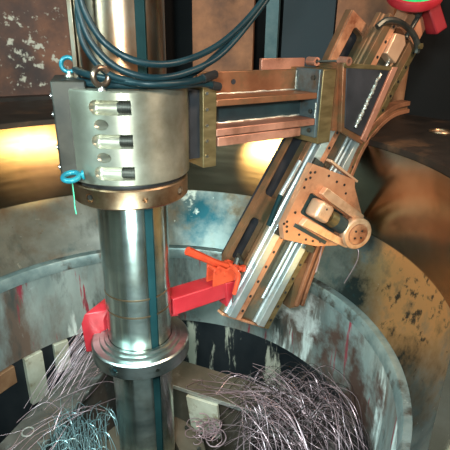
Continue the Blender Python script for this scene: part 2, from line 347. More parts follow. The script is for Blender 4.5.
# ================================================================ SUPPORT FRAME IN THE PIT
def beam(p, q, w, top, th, webh, name, label, m, gm=None):
    d = (q - p); d.z = 0; ln = d.length; d.normalize(); s = Z.cross(d)
    c = (p + q) / 2; t_ = thing(name, label, 'beam', Vector((c.x, c.y, H - 2.5)), 'beams of the support frame in the pit')
    bm = B(); box(bm, Vector((c.x, c.y, H + top - th / 2)), (d, s, Z), (ln / 2, w / 2, th / 2)); obj('top_flange', bm, m, t_, .003)
    bm = B(); box(bm, Vector((c.x, c.y, H + top - th - webh / 2)), (d, s, Z), (ln / 2, .012, webh / 2)); obj('web', bm, m, t_)
    bm = B(); box(bm, Vector((c.x, c.y, H + top - th - webh - .01)), (d, s, Z), (ln / 2, w / 2, .01)); obj('bottom_flange', bm, m, t_)
    return t_, d, s, c, ln
zf = 2.5
t1, d, s, c, ln = beam(P(-1.03, 1.36, 0), P(-.64, 2.62, 0), .20, -1.80, .03, .64, 'support_beam', 'greasy grey steel beam on the left of the boring bar, littered with turnings', M_beam)
for k in range(9):
    p = c + d * (-.55 + .13 * k); p.z = H - 1.80
    for off in (-.06, .06): bolt(t1, p + s * off, Z, .009, .006, M_beam)
for (f_, off) in ((-.30, .02), (-.50, -.03)):
    p = c + d * f_ + s * off; p.z = H - 1.797
    bm = B(); tube(bm, [p + Vector((.028 * math.cos(k * PI / 10), .028 * math.sin(k * PI / 10), 0)) for k in range(20)], .004, 6, closed=True); obj('ring_mark', bm, M_edge, t1)
t2, d2, s2, c2, ln2 = beam(P(-.56, 2.295, 0), P(.66, 1.765, 0), .205, -1.80, .028, .64, 'support_beam', 'flat brown-grey steel beam to the right of the boring bar, running under the swarf mound', M_plate2)
bm = B(); p = c2 - s2 * .1055; box(bm, Vector((p.x, p.y, H - 1.812)), (d2, s2, Z), (ln2 / 2, .003, .010)); obj('bright_edge', bm, M_edge, t2)
bm = B(); p0 = P(-.19, 2.02, -1.83); p1 = P(-.02, 1.95, -1.83)
prism(bm, [p0, p1, p1 + Vector((.02, -.01, -.22)), p0 + Vector((.03, -.01, -.24))], s2 * -.02)
obj('pale_gusset', bm, M_cream, t2, label='pale painted gusset under the beam')
bm = B(); lathe(bm, [(.155, -1.96), (.285, -1.96), (.292, -1.97), (.292, -2.0), (.24, -2.0), (.24, -2.5), (.155, -2.5)], seg=64)
t3 = thing('foot_bearing', 'round brown steel foot bearing around the bottom of the boring bar', 'bearing', P(CX, CY, -2.5)); obj('housing', bm, M_plate2, t3)
for k in range(10):
    a = k * 36 + 10; bolt(t3, polar(.255, a, -1.96), Z, .012, .012, M_dark)
bm = B(); cyl(bm, P(-.12, 1.60, -2.03), P(.42, 1.80, -1.93), .055, seg=24)
o = tag(obj('drain_pipe', bm, M_dark, origin=P(.15, 1.70, -2.1)), 'thick dark round pipe lying under the brown-grey beam at the bottom', 'pipe')
# cream painted pads on the lower wall
def pad(a0, a1, z0, z1, label, m):
    bm = B(); lathe(bm, [(1.085, z0), (1.085, z1), (1.124, z1), (1.124, z0)], seg=8, a0=a0, a1=a1)
    return tag(obj('wall_pad', bm, m, origin=polar(1.1, (a0 + a1) / 2, z0), bevel=.004), label, 'plate')
pad(137.2, 143.4, -2.26, -1.895, 'cream painted steel pad under the inner ring at lower left, right of the brown pad', M_cream)
pad(147.2, 154, -2.02, -1.895, 'rusty brown pad under the inner ring at the left picture edge', M_pipe)
pad(128, 133, -2.12, -1.895, 'narrow cream pad half hidden by turnings, behind the left beam', M_cream)

# ================================================================ BORING BAR
bar = thing('boring_bar', 'polished vertical steel boring bar standing in the centre of the ring', 'shaft', P(CX, CY, -2.5))
KD = -53                                   # keyway direction, degrees
def shaft(r, z0, z1, hw=7.6, dep=.012):
    """turned bar with a real keyway groove"""
    bm = B(); lo = []; hi = []; n = 96
    pts = []
    for k in range(n + 1):
        a = KD + hw + (360 - 2 * hw) * k / n; pts.append((r * math.cos(math.radians(a)), r * math.sin(math.radians(a)), True))
    for a in (KD - hw, KD + hw): pts.append(((r - dep) * math.cos(math.radians(a)), (r - dep) * math.sin(math.radians(a)), False))
    for x, y, sm in pts:
        lo.append(bm.verts.new((CX + x, CY + y, H + z0))); hi.append(bm.verts.new((CX + x, CY + y, H + z1)))
    m = len(pts)
    for i in range(m):
        j = (i + 1) % m; f = bm.faces.new([lo[i], lo[j], hi[j], hi[i]]); f.smooth = i < n
    bm.faces.new(lo[::-1]); bm.faces.new(hi)
    return bm
def key(r, z0, z1, hw=7.3):
    bm = B(); lathe(bm, [(r - .014, z0), (r - .006, z0), (r - .006, z1), (r - .014, z1)], seg=4, a0=KD - hw, a1=KD + hw); return bm
obj('lower_shaft', shaft(.1367, -1.27, -.17), M_steel, bar)
obj('foot_shaft', shaft(.1335, -2.45, -1.27), M_steel, bar)
obj('upper_shaft', shaft(.149, -.17, 1.3), M_upper, bar)
obj('key', key(.1367, -1.26, -.5), M_key, bar, label='dark teal key strip')
obj('key', key(.1335, -2.4, -1.3), M_key, bar, label='dark teal key strip')
obj('key', key(.149, -.16, 1.25), M_key, bar, label='dark teal key strip')
bm = B(); 
for z in (-.98, -1.06): lathe(bm, [(.1372, z), (.1376, z + .002), (.1376, z + .006), (.1372, z + .008)], seg=96, a0=KD + 6, a1=KD + 354)
obj('wear_band', bm, M_bronze, bar)
bm = B(); box(bm, polar(.158, -170, .45), (Vector((1, 0, 0)), Vector((0, 1, 0)), Z), (.008, .02, .61)); obj('side_strip', bm, M_upper, bar, .002)

# ================================================================ CLAMP HUB
hub = thing('clamp_hub', 'large round steel clamp hub with slotted bolt pockets around the boring bar', 'clamp', P(CX, CY, -.478))
bm = B(); lathe(bm, [(.151, -.476), (.222, -.476), (.226, -.472), (.226, -.17), (.222, -.165), (.151, -.165)], seg=128)
body = obj('body', bm, M_hub, hub)
cuts = []
for z in (-.216, -.324, -.431):
    c = B(); y = CY - .2255
    x0, x1 = CX - .052, CX + .062
    # scooped pocket, round at the left, square at the right
    n = 14; m = 9; hull = []
    for xx, rr in [(x0 - .0235, .003), (x0 - .021, .0115), (x0 - .015, .0175), (x0 - .007, .0225), (x0 + .002, .024), (x1, .024)]:
        hull.append([c.verts.new((xx, y + rr * 1.25 * math.cos(k * 2 * PI / n), H + z + rr * math.sin(k * 2 * PI / n))) for k in range(n)])
    for a, b in zip(hull[:-1], hull[1:]):
        for k in range(n): c.faces.new([a[k], a[(k + 1) % n], b[(k + 1) % n], b[k]])
    c.faces.new(hull[0][::-1]); c.faces.new(hull[-1]); cuts.append(c)
for x, z in ((-.402, -.270), (-.402, -.378)):
    c = B(); cyl(c, P(x - .05, CY - .26, z), P(x + .05, CY - .185, z), .0175, seg=20); cuts.append(c)
for c in cuts:
    for v in c.verts: v.co -= base(hub)
for c in cuts:                              # cutters live in the hub's frame
    pass
def cut_local(o, cs, root):
    for c in cs:
        for v in c.verts: v.co += base(root)
    cut(o, cs)
cut_local(body, cuts, hub)
for f in body.data.polygons: f.use_smooth = True
try:
    body.data.set_sharp_from_angle(angle=math.radians(32))
except Exception: pass
for z in (-.216, -.324, -.431):
    bm = B(); cyl(bm, P(CX + .018, CY - .208, z), P(CX + .0615, CY - .208, z), .0165, seg=12)
    for k in range(5): cyl(bm, P(CX + .022 + .008 * k, CY - .208, z), P(CX + .025 + .008 * k, CY - .208, z), .0185, seg=12)
    obj('clamp_bolt', bm, M_dark, hub)
# rectangular ear at the left
a_ = math.radians(196); er = Vector((math.cos(a_), math.sin(a_), 0)); et = Z.cross(er)
bm = B(); box(bm, AX + er * .187 + Z * (-.305), (er, et, Z), (.055, .125, .165)); ear = obj('ear_block', bm, M_ear, hub, .006)
for z, l_ in ((-.20, .030), (-.29, .035), (-.40, .045)):
    bm = B(); cyl(bm, AX + er * .2425 + et * .02 + Z * (z - l_ / 2), AX + er * .2425 + et * .02 + Z * (z + l_ / 2), .004, seg=8); obj('scrape', bm, M_edge, ear)
for z in (-.19, -.25, -.36, -.43): bolt(hub, AX + er * .2425 + et * .085 + Z * z, er, .009, .006, M_boltb, 'screw')
bm = B(); cyl(bm, AX + er * .2 + et * .1 + Z * -.15, AX + er * .2 + et * .1 + Z * -.14, .01, seg=10); obj('oil_plug', bm, M_bronze, hub)
bm = B(); lathe(bm, [(.145, -.495), (.205, -.495), (.205, -.474), (.145, -.474)], seg=96); obj('shadow_gap_ring', bm, M_rubber, hub)  # dark ring filling the gap line under the hub, its shade put into colour
# bronze locking collar under the hub
lc = thing('locking_collar', 'brown bronzed locking collar directly under the clamp hub', 'collar', P(CX, CY, -.566))
bm = B(); lathe(bm, [(.139, -.566), (.212, -.566), (.218, -.560), (.218, -.499), (.214, -.494), (.139, -.494)], seg=128); ring = obj('ring', bm, M_bronze, lc)
cs = []
for az in (-120, -66, -24): 
    d = polar(1, az, 0) - polar(0, az, 0); c = B(); cyl(c, polar(.200, az, -.530), polar(.24, az, -.530), .017 if az != -66 else .010, seg=18); cs.append(c)
cut(ring, cs)
for f in ring.data.polygons: f.use_smooth = True
try: ring.data.set_sharp_from_angle(angle=math.radians(32))
except Exception: pass
for az in (-120, -24):
    d = (polar(1, az, 0) - polar(0, az, 0)); bolt(lc, polar(.203, az, -.530), d, .011, .012, M_boltb)
# lower split collar
lo_ = thing('split_collar', 'bright steel split collar low on the boring bar in front of the red arm', 'collar', P(CX, CY, -1.31))
bm = B(); lathe(bm, [(.139, -1.305), (.206, -1.305), (.212, -1.299), (.212, -1.238), (.206, -1.232), (.178, -1.232), (.174, -1.222), (.158, -1.222), (.154, -1.214), (.139, -1.214)], seg=128)
cring = obj('ring', bm, M_collar, lo_)
cs = []
for az, r_ in ((-112, .021), (-62, .009)):
    c = B(); cyl(c, polar(.180, az, -1.270), polar(.24, az, -1.270), r_, seg=20); cs.append(c)
c = B(); pm = polar(.18, 176, -1.26); box(c, pm, ((polar(1, 176, 0) - polar(0, 176, 0)), Z.cross(polar(1, 176, 0) - polar(0, 176, 0)), Z), (.06, .0035, .07)); cs.append(c)
cut(cring, cs)
for f in cring.data.polygons: f.use_smooth = True
try: cring.data.set_sharp_from_angle(angle=math.radians(32))
except Exception: pass
d = polar(1, -112, 0) - polar(0, 0, 0) * 1
dd = Vector((math.cos(math.radians(-112)), math.sin(math.radians(-112)), 0)); bolt(lo_, polar(.184, -112, -1.27), dd, .013, .014, M_key)
dd = Vector((math.cos(math.radians(-62)), math.sin(math.radians(-62)), 0)); bolt(lo_, polar(.182, -62, -1.27), dd, .0065, .012, M_boltb)

# eyebolts
def eyebolt(p, axis, face, m, label, R=.024, r=.0075, shank=None):
    e = thing('eyebolt', label, 'eyebolt', p)
    axis = axis.normalized(); face = face.normalized(); side = axis.cross(face).normalized()
    c = p + axis * (R + .016)
    bm = B(); tube(bm, [c + (axis * math.cos(k * PI / 16) + side * math.sin(k * PI / 16)) * R for k in range(32)], r, 12, closed=True); obj('ring', bm, m, e)
    bm = B(); cyl(bm, p, p + axis * .008, .017, .015, 20); cyl(bm, p + axis * .008, p + axis * .02, .010, .009, 16); obj('shank', bm, shank or m, e)
    return e
view = Vector((CX, CY, -.2)).normalized() * -1
eyebolt(P(-.552, 1.70, -.140), Z, Vector((.25, -1, .15)), M_bluep, 'small blue-green painted eyebolt standing on the ear of the hub', shank=M_hub)
eyebolt(P(-.394, 1.513, -.165), Z, Vector((.75, -.8, 0)), M_eye, 'brown polished eyebolt standing on the round hub, in front of the hoses', R=.026, r=.0098, shank=M_boltb)
e3 = eyebolt(P(-.472, 1.495, -.435), Vector((-.9, -.25, -.10)), Vector((-.2, -.35, 1)), M_bluep, 'blue painted eyebolt lying sideways at the bottom of the hub ear', R=.026, r=.009)
bm = B(); q = P(-.508, 1.475, -.448); tube(bm, spline([q, q + Vector((.001, 0, -.06)), q + Vector((-.001, .002, -.09)), q + Vector((.002, .0, -.12))]), .0018, 6)
tag(obj('green_cord', bm, M_green2, origin=q), 'thin green cord hanging from the sideways blue eyebolt', 'cord')

# ================================================================ BRACKET ARM
arm = thing('bracket_arm', 'welded brown and teal bracket arm reaching from the hub to the slide', 'bracket', W(.33, 0, -.47))
bm = B(); wbox(bm, .268, .330, -.10, .095, -.487, -.165); mp_ = obj('mounting_bar', bm, M_brass, arm, .003, label='oily brass-coloured mounting bar')
bm = B(); wbox(bm, .20, .268, -.07, .07, -.45, -.19); obj('spacer', bm, M_black, arm)  # black colour put in for the dark gap beside the hub
for k in range(5): bolt(mp_, W(.285, .095, -.20 - .06 * k), NN, .006, .004, M_boltb, 'screw')
for z in (-.20, -.31, -.40): 
    bm = B(); cyl(bm, W(.33, .03, z), W(.352, .03, z), .022, seg=16); obj('nut', bm, M_rubber, arm)
bm = B(); wbox(bm, .33, .857, -.070, -.050, -.226, -.135); pl = obj('upper_plate', bm, M_weld, arm, .003)
bm = B(); cyl(bm, W(.505, -.051, -.178), W(.505, -.047, -.178), .011, seg=16); obj('bolt_hole', bm, M_black, pl)
bm = B(); wbox(bm, .33, .857, -.070, .095, -.252, -.226); obj('shelf_flange', bm, M_weld, arm, .003)
bm = B(); wbox(bm, .33, .857, -.03, -.01, -.338, -.252); obj('web', bm, M_teal, arm)
bm = B(); wbox(bm, .33, .857, -.03, .095, -.368, -.338); obj('lower_flange', bm, M_pink, arm, .003)
bm = B(); wbox(bm, .34, .78, -.03, .09, -.41, -.3725); obj('bottom_bar', bm, M_pink, arm, .003)
bm = B(); wbox(bm, .857, .874, -.055, .100, -.425, -.128); ep = obj('end_plate', bm, M_blue, arm, .003, label='blued steel end plate')
for z in (-.165, -.31, -.395): bolt(ep, W(.856, .065, z), -S, .011, .008, M_dark)
def bead(p, q, r, parent, n=26):
    bm = B(); d = q - p
    pts = [p + d * (k / n) + Vector((random.uniform(-1, 1), random.uniform(-1, 1), random.uniform(-1, 1))) * r * .35 for k in range(n + 1)]
    tube(bm, pts, [r * random.uniform(.7, 1.3) for _ in pts], 7); return obj('weld_bead', bm, M_bead, parent)
bead(W(.34, -.047, -.224), W(.85, -.047, -.224), .004, arm)
bead(W(.34, -.008, -.336), W(.85, -.008, -.336), .005, arm)
bead(W(.853, .096, -.27), W(.853, .096, -.335), .004, arm, 10)
bead(W(.854, -.046, -.14), W(.854, -.046, -.222), .004, arm, 10)
bm = B(); wbox(bm, .874, .955, -.135, .104, -.455, -.128); post = obj('end_post', bm, M_brass, arm, .004, label='olive brown end post')
bm = B(); wbox(bm, .70, .96, -.13, -.11, -.17, -.090); obj('rear_plate', bm, M_pink, arm, .003)
# gusset box over the slide
gp = [(.957, -.100), (1.325, -.124), (1.150, -.480), (.990, -.405)]
bm = B(); prism(bm, [W(s_, .112, z) for s_, z in gp], NN * .024); g = obj('gusset_plate', bm, M_weld, arm, .003)
ins = [(.978, -.122), (1.272, -.140), (1.128, -.438), (1.008, -.385)]
bm = B(); prism(bm, [W(s_, .134, z) for s_, z in ins], NN * .006); obj('gusset_face', bm, M_black, g, .002, label='dark inset face')
bm = B(); prism(bm, [W(1.285, .128, -.124), W(1.325, .128, -.126), W(1.160, .128, -.470), W(1.128, .128, -.452)], NN * .016); obj('edge_strip', bm, M_pink, g, .002)
bm = B(); prism(bm, [W(.957, .128, -.100), W(1.325, .128, -.124), W(1.318, .128, -.143), W(.962, .128, -.121)], NN * .014); obj('top_strip', bm, M_brass, g, .002)
for i, k in enumerate(range(1)):
    bead(W(1.20, .145, -.155), W(1.075, .145, -.385), .008, g, 40)
bm = B(); wbox(bm, .955, .985, -.03, .115, -.40, -.105); obj('gusset_side', bm, M_weld, arm)
for s_, n_ in ((.905, .0), (.985, .115)):
    bm = B(); c0 = W(s_, n_ - .03, -.088); c1 = W(s_, n_ + .03, -.084)
    lathe(bm, [(.010, -.028), (.019, -.028), (.019, .028), (.010, .028)], c=Vector((0, 0, 0)), seg=20)
    rot = Vector((0, 0, 1)).rotation_difference(NN).to_matrix()
    for v in bm.verts: v.co = rot @ v.co + W(s_, n_, -.095 if n_ else -.10)
    obj('lug_tube', bm, M_pink, arm)
bm = B(); cyl(bm, W(.905, .01, -.10), W(.985, .10, -.095), .006, seg=10); obj('lug_rod', bm, M_dark, arm)

# ================================================================ SLIDE
sl = thing('slide_way', 'long inclined coppery slide with two bright ground rails', 'slide', L(0, 0, 0))
# girder plate with three long windows over a dark backing
TOPT = 1.60
bm = B(); prism(bm, [L(t, u, -.07) for t, u in ((.02, -.06), (.02, -.10), (.24, -.225), (.62, -.215), (.97, -.205), (1.32, -.243), (1.545, -.255), (1.56, -.02), (.0, -.02))], NN * .035)
gir = obj('girder_plate', bm, M_brown, sl)
wins = [(.25, .475, -.195, -.108), (.60, 1.08, -.200, -.108), (1.18, 1.50, -.195, -.100)]
cs = []
for (t0, t1_, u0, u1) in wins:
    c = B(); prism(c, [L(t, u, -.10) for t, u in rounded(t0, t1_, u0, u1, .02)], NN * .09); cs.append(c)
bpy.context.view_layer.update()
cut(gir, cs)
bm = B(); prism(bm, [L(t, u, -.10) for t, u in ((.05, -.05), (.24, -.205), (.97, -.200), (1.52, -.215), (1.54, -.03), (.05, -.03))], NN * .028); obj('girder_back', bm, M_black, sl)  # black backing carries the shade of the window bottoms in its colour
# window salmon face above the arm: thin facing plate with the same opening
bm = B(); prism(bm, [L(t, u, -.035) for t, u in ((1.10, -.205), (1.32, -.238), (1.543, -.253), (1.553, -.10), (1.10, -.08))], NN * .012)
f2 = obj('facing_plate', bm, M_orange, sl); bpy.context.view_layer.update()
c = B(); prism(c, [L(t, u, -.06) for t, u in rounded(1.18, 1.50, -.195, -.100, .02)], NN * .09); cut(f2, [c])
bm = B(); prism(bm, [L(t, u, -.035) for t, u in ((.60, -.106), (1.10, -.106), (1.10, -.02), (.60, -.02))], NN * .012); obj('facing_plate', bm, M_orange, sl)
# way base
bm = B(); lbox(bm, 0, TOPT, -.155, .157, .018, .045); obj('way_base', bm, M_brown, sl, .004)
bm = B(); lbox(bm, .01, TOPT - .02, -.055, .150, -.035, .018); obj('way_pedestal', bm, M_orange, sl, .004)
bm = B(); lbox(bm, .012, .50, -.062, .058, .045, .052); obj('trough', bm, M_trough, sl)
bm = B(); lbox(bm, .86, TOPT - .02, -.062, .058, .045, .052); obj('trough', bm, M_trough, sl)
for u0, sgn in ((-.128, -1), (.084, 1)):
    bm = B(); w = .023                                      # rail with a waist, extruded section
    sec = [(-w, .045), (-w, .058), (-w * .62, .066), (-w * .62, .078), (-w, .086), (-w, .100), (w, .100), (w, .086), (w * .62, .078), (w * .62, .066), (w, .058), (w, .045)]
    prism(bm, [L(0.005, u0 + a, n) for a, n in sec], T * 1.10); obj('guide_rail', bm, M_rail, sl, .002)
    bm = B(); prism(bm, [L(1.107, u0 + a, n) for a, n in sec], T * (TOPT - 1.112)); obj('guide_rail', bm, M_brown, sl, .002, label='browned upper length of rail')
    ul = u0 + (.044 if sgn < 0 else .048)
    bm = B(); lbox(bm, 0.0, TOPT, ul - .019, ul + .019, .045, .094); st = obj('retaining_strip', bm, M_orange if sgn < 0 else M_brass, sl, .002)
    for k in range(20):
        t_ = .05 + .08 * k
        if .47 < t_ < .84: continue
        bm = B(); cyl(bm, L(t_, ul, .093), L(t_, ul, .096), .0075, seg=10); obj('screw', bm, M_bolt, st)
bm = B(); cyl(bm, L(.14, .020, .075), L(TOPT - .04, .020, .075), .009, seg=16); obj('lead_screw', bm, M_rail, sl)
bm = B(); lbox(bm, -.012, 0, -.157, .159, .015, .06); obj('end_plate', bm, M_orange, sl, .002)
# bearing block and its bow bracket at the top
bm = B(); prism(bm, [L(1.45, -.055, .05), L(1.45, .035, .05), L(1.555, .035, .05), L(1.58, .0, .05), L(1.55, -.065, .05)], NN * .06); bb = obj('bearing_block', bm, M_orange_l, sl, .005)
bm = B(); lbox(bm, 1.60, 1.73, -.03, .135, .01, .088); obj('top_block', bm, M_orange, sl, .004)
bm = B(); tube(bm, spline([L(1.50, -.185, .10), L(1.545, -.165, .11), L(1.580, -.11, .12), L(1.604, -.03, .12), L(1.608, .05, .12), L(1.590, .105, .12), L(1.57, .125, .115)]), .015, 8); obj('bow_bracket', bm, M_dark, sl, label='dark bow-shaped bracket')
bolt(sl, L(1.592, .105, .13), NN, .015, .012, M_brass)
bm = B(); cyl(bm, L(1.58, .02, .10), L(1.72, .03, .10), .012, seg=14); obj('spindle_neck', bm, M_dark, sl)

# handwheel at the top: red bowl with green face
hw = thing('handwheel', 'red-rimmed green handwheel at the top end of the slide', 'handwheel', L(1.74, .035, .10))
hc = L(1.80, .035, .10)
ax_ = Vector((-.12, -.50, .86)).normalized(); rot = Vector((0, 0, 1)).rotation_difference(ax_).to_matrix()
def on_axis(bm, c):
    for v in bm.verts: v.co = rot @ v.co + c
hc = P(.872, 2.43, .197)
bm = B(); lathe(bm, [(.02, -.055), (.085, -.050), (.125, -.022), (.132, .0), (.128, .016), (.112, .018), (.104, .004), (.07, -.025), (.02, -.035)], c=Vector((0, 0, 0)), seg=56); on_axis(bm, hc); obj('rim', bm, M_red, hw)
bm = B(); lathe(bm, [(.001, -.02), (.07, -.02), (.103, .008), (.08, .022), (.03, .03), (.001, .03)], c=Vector((0, 0, 0)), seg=40); on_axis(bm, hc); obj('face', bm, M_green, hw)
for k in range(5):
    a = k * 2 * PI / 5; bm = B(); cyl(bm, Vector((0, 0, .028)), Vector((.085 * math.cos(a), .085 * math.sin(a), .024)), .008, .006, 8); on_axis(bm, hc); obj('spoke', bm, M_green, hw)
bm = B(); cyl(bm, Vector((0, 0, .02)), Vector((0, 0, .05)), .022, seg=16); on_axis(bm, hc); obj('hub', bm, M_dark, hw)
bm = B(); cyl(bm, L(1.70, .03, .10), hc - ax_ * .03, .014, seg=12); obj('stem', bm, M_dark, hw)
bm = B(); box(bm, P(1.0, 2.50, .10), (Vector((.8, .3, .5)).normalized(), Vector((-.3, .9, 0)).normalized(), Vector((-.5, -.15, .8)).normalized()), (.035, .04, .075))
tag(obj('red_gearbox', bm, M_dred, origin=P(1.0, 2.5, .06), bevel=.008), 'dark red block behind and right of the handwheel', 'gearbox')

# curved guide arc beside the slide
arc = thing('guide_arc', 'curved coppery guide arc behind the right edge of the slide', 'guide', L(.25, .3, .1))
ctr = [(1.560, -.330), (1.440, -.345), (1.330, -.400), (1.225, -.500), (1.165, -.620), (1.115, -.74), (1.050, -.88), (.995, -1.02), (.950, -1.14), (.915, -1.24), (.892, -1.32)]
sp_ = spline([Vector((s_ - .030, z, 0)) for s_, z in ctr], 5)
def arcbar(off0, off1, n0, n1):
    bm = B(); rows = []
    for i, p in enumerate(sp_):
        a = sp_[max(i - 1, 0)]; b = sp_[min(i + 1, len(sp_) - 1)]; d = (b - a).normalized(); nn = Vector((-d.y, d.x, 0))
        rows.append([bm.verts.new(W(p.x + nn.x * o_, n_, p.y + nn.y * o_)) for o_, n_ in ((off0, n0), (off1, n0), (off1, n1), (off0, n1))])
    for a, b in zip(rows[:-1], rows[1:]):
        for k in range(4): bm.faces.new([a[k], a[(k + 1) % 4], b[(k + 1) % 4], b[k]])
    bm.faces.new(rows[0]); bm.faces.new(rows[-1][::-1]); return bm
obj('inner_flange', arcbar(-.030, -.008, .035, .100), M_arc, arc, .002)
obj('web', arcbar(-.010, .012, .035, .085), M_brown, arc)
obj('outer_flange', arcbar(.010, .030, .035, .100), M_arc, arc, .002)
bm = B(); prism(bm, [W(.80, .03, -1.32), W(.86, .03, -1.33), W(.90, .03, -1.08), W(.83, .03, -1.06)], NN * .055); obj('foot', bm, M_brown, arc)
for (t0, t1_, u1) in ((1.05, 1.18, .26), (.50, .60, .30)):
    bm = B(); lbox(bm, t0, t1_, .158, u1, -.03, .03); obj('standoff', bm, M_brown, arc)

# ================================================================ CARRIAGE
ca = thing('carriage', 'orange carriage plate with a round spindle nose clamped on the slide', 'carriage', L(.64, 0, .13))
pc = [(.81, -.185), (.872, .135), (.842, .160), (.735, .345), (.640, .345), (.545, .255), (.490, .110), (.447, -.115), (.50, -.165)]
bm = B(); prism(bm, [L(t, u, .112) for t, u in pc], NN * .032); cp = obj('plate', bm, M_orange, ca); bpy.context.view_layer.update()
pocket = B(); prism(pocket, [L(t, u, .10) for t, u in rounded(.590, .700, -.105, .225, .012)], NN * .08)
cut(cp, [pocket])
bm = B(); lbox(bm, .575, .715, -.12, .24, .104, .1115); obj('pocket_floor', bm, M_teal, ca)
bm = B(); lbox(bm, .868, .880, -.08, .165, .108, .142); obj('top_wiper', bm, M_orange_l, ca, .002)
bm = B(); prism(bm, [L(t, u, .144) for t, u in ((.715, -.06), (.755, -.05), (.748, .30), (.702, .32), (.706, .0))], NN * .030); ch1 = obj('cheek', bm, M_orange_l, ca, .004)
bm = B(); prism(bm, [L(t, u, .144) for t, u in ((.540, -.085), (.582, -.075), (.588, .22), (.60, .32), (.556, .30), (.548, .20))], NN * .030); ch2 = obj('cheek', bm, M_orange_l, ca, .004)
bm = B(); lbox(bm, .520, .538, -.10, .16, .1435, .150); obj('dark_slot', bm, M_teal, ca)
# rounded square block in the pocket
bm = B(); lbox(bm, .602, .692, -.055, .045, .112, .200)
bl = obj('square_block', bm, M_orange_l, ca, .018); bl.modifiers['bevel'].segments = 4
bm = B(); cyl(bm, L(.664, -.015, .199), L(.664, -.015, .2025), .005, seg=10); obj('dowel_hole', bm, M_black, bl)
# spindle barrel lying in the pocket and the round nose
bm = B(); cyl(bm, L(.645, .12, .150), L(.645, .26, .150), .042, seg=28); obj('barrel', bm, M_teal, ca)
bm = B(); cyl(bm, L(.645, .075, .150), L(.645, .12, .150), .034, .042, seg=28); obj('barrel_end', bm, M_brass, ca)
bm = B()
rot2 = Vector((0, 0, 1)).rotation_difference((NN - S * .25).normalized()).to_matrix(); nc = L(.648, .285, .175)
lathe(bm, [(.001, -.06), (.066, -.06), (.066, -.02), (.078, -.014), (.084, .0), (.084, .030), (.078, .038), (.058, .038), (.056, .032), (.001, .032)], c=Vector((0, 0, 0)), seg=56)
for v in bm.verts: v.co = rot2 @ v.co + nc
no_ = obj('spindle_nose', bm, M_orange_l, ca)
bm = B(); cyl(bm, Vector((0, 0, .030)), Vector((0, 0, .040)), .053, seg=40)
for v in bm.verts: v.co = rot2 @ v.co + nc
cap_ = obj('nose_cap', bm, M_orange, no_)
for k in range(4):
    a = PI / 4 + k * PI / 2 + .3; bm = B(); cyl(bm, Vector((.026 * math.cos(a), .026 * math.sin(a), .038)), Vector((.026 * math.cos(a), .026 * math.sin(a), .043)), .006, seg=10)
    for v in bm.verts: v.co = rot2 @ v.co + nc
    b_ = obj('screw', bm, M_bolt, ca)
for t_, u_ in ((.772, -.17), (.752, -.155), (.785, -.145), (.735, -.175), (.525, -.155), (.505, -.14), (.485, -.125), (.51, -.165), (.81, .02), (.82, .08), (.79, .12), (.50, -.04), (.495, .02), (.505, .07), (.81, -.05), (.58, -.135), (.52, .12), (.70, -.16)):
    bm = B(); cyl(bm, L(t_, u_, .143), L(t_, u_, .147), .0065, seg=10); obj('screw', bm, M_bolt, ca)
for t0 in (.45, .82):
    for ua in (-.15, .08):
        bm = B(); lbox(bm, t0, t0 + .03, ua, ua + .072, .101, .1118); obj('guide_shoe', bm, M_dark, ca)
bm = B(); cyl(bm, L(.62, -.212, .085), L(.80, -.204, .085), .012, seg=14); obj('side_rod', bm, M_rail, ca, label='bright chrome rod')
bm = B(); cyl(bm, L(.47, -.190, .085), L(.62, -.212, .085), .012, seg=14); obj('side_rod', bm, M_key, ca, label='dark teal rod end')

# ================================================================ RED SUPPORT ARM
ra = thing('red_support_arm', 'red painted square-tube arm clamped round the boring bar behind the split collar', 'arm', P(CX, CY, -1.2))
bm = B(); wbox(bm, .1385, .46, -.05, .05, -1.155, -1.068); obj('square_tube', bm, M_red, ra, .006)
bm = B(); prism(bm, [W(.415, -.045, -1.07), W(.475, -.045, -1.075), W(.545, -.045, -1.18), W(.50, -.045, -1.27), W(.42, -.045, -1.20)], NN * .10); obj('end_bracket', bm, M_red, ra, .004)
bm = B(); lathe(bm, [(.1385, -1.165), (.172, -1.165), (.172, -1.085), (.1385, -1.085)], seg=32, a0=20, a1=175); obj('yoke_half', bm, M_red, ra)
bm = B(); pts = [P(-.515, 1.750, -1.10), P(-.580, 1.600, -1.115), P(-.587, 1.665, -1.30), P(-.560, 1.73, -1.34), P(-.50, 1.86, -1.20)]
vv = Vector((.10, .05, .0))
a0 = P(-.50, 1.86, -1.085); a1 = P(-.565, 1.665, -1.11); a2 = P(-.572, 1.68, -1.20); a3 = P(-.50, 1.86, -1.20)
prism(bm, [a0, P(-.598, 1.70, -1.115), P(-.618, 1.70, -1.165), P(-.618, 1.72, -1.33), P(-.56, 1.83, -1.40), P(-.50, 1.86, -1.20)], Vector((.09, .03, 0)))
obj('yoke_lug', bm, M_red, ra, .005)
tc_ = thing('toggle_clamp', 'orange-red toggle clamp with a long handle on the end of the red arm', 'clamp', W(.42, 0, -1.066))
bm = B(); tube(bm, [W(.232, .02, -.870), W(.30, .02, -.915), W(.37, .02, -.962), W(.44, .02, -1.003)], [.020, .019, .017, .018], 8); obj('handle', bm, M_redor, tc_)
for k, n_ in enumerate((-.012, .045)):
    bm = B(); prism(bm, [W(.345, n_, -1.068), W(.47, n_, -1.068), W(.50, n_, -1.01), W(.47, n_, -.985), W(.42, n_, -1.0), W(.38, n_, -.97), W(.35, n_, -.985)], NN * .010); obj('side_plate', bm, M_redor, tc_, .002)
bm = B(); tube(bm, spline([W(.445, .065, -.985), W(.47, .075, -1.03), W(.462, .075, -1.08), W(.452, .07, -1.13)]), .011, 8); obj('hook', bm, M_redor, tc_)
bm = B(); cyl(bm, W(.452, .07, -1.125), W(.448, .07, -1.175), .009, seg=10); obj('screw_tip', bm, M_boltb, tc_)
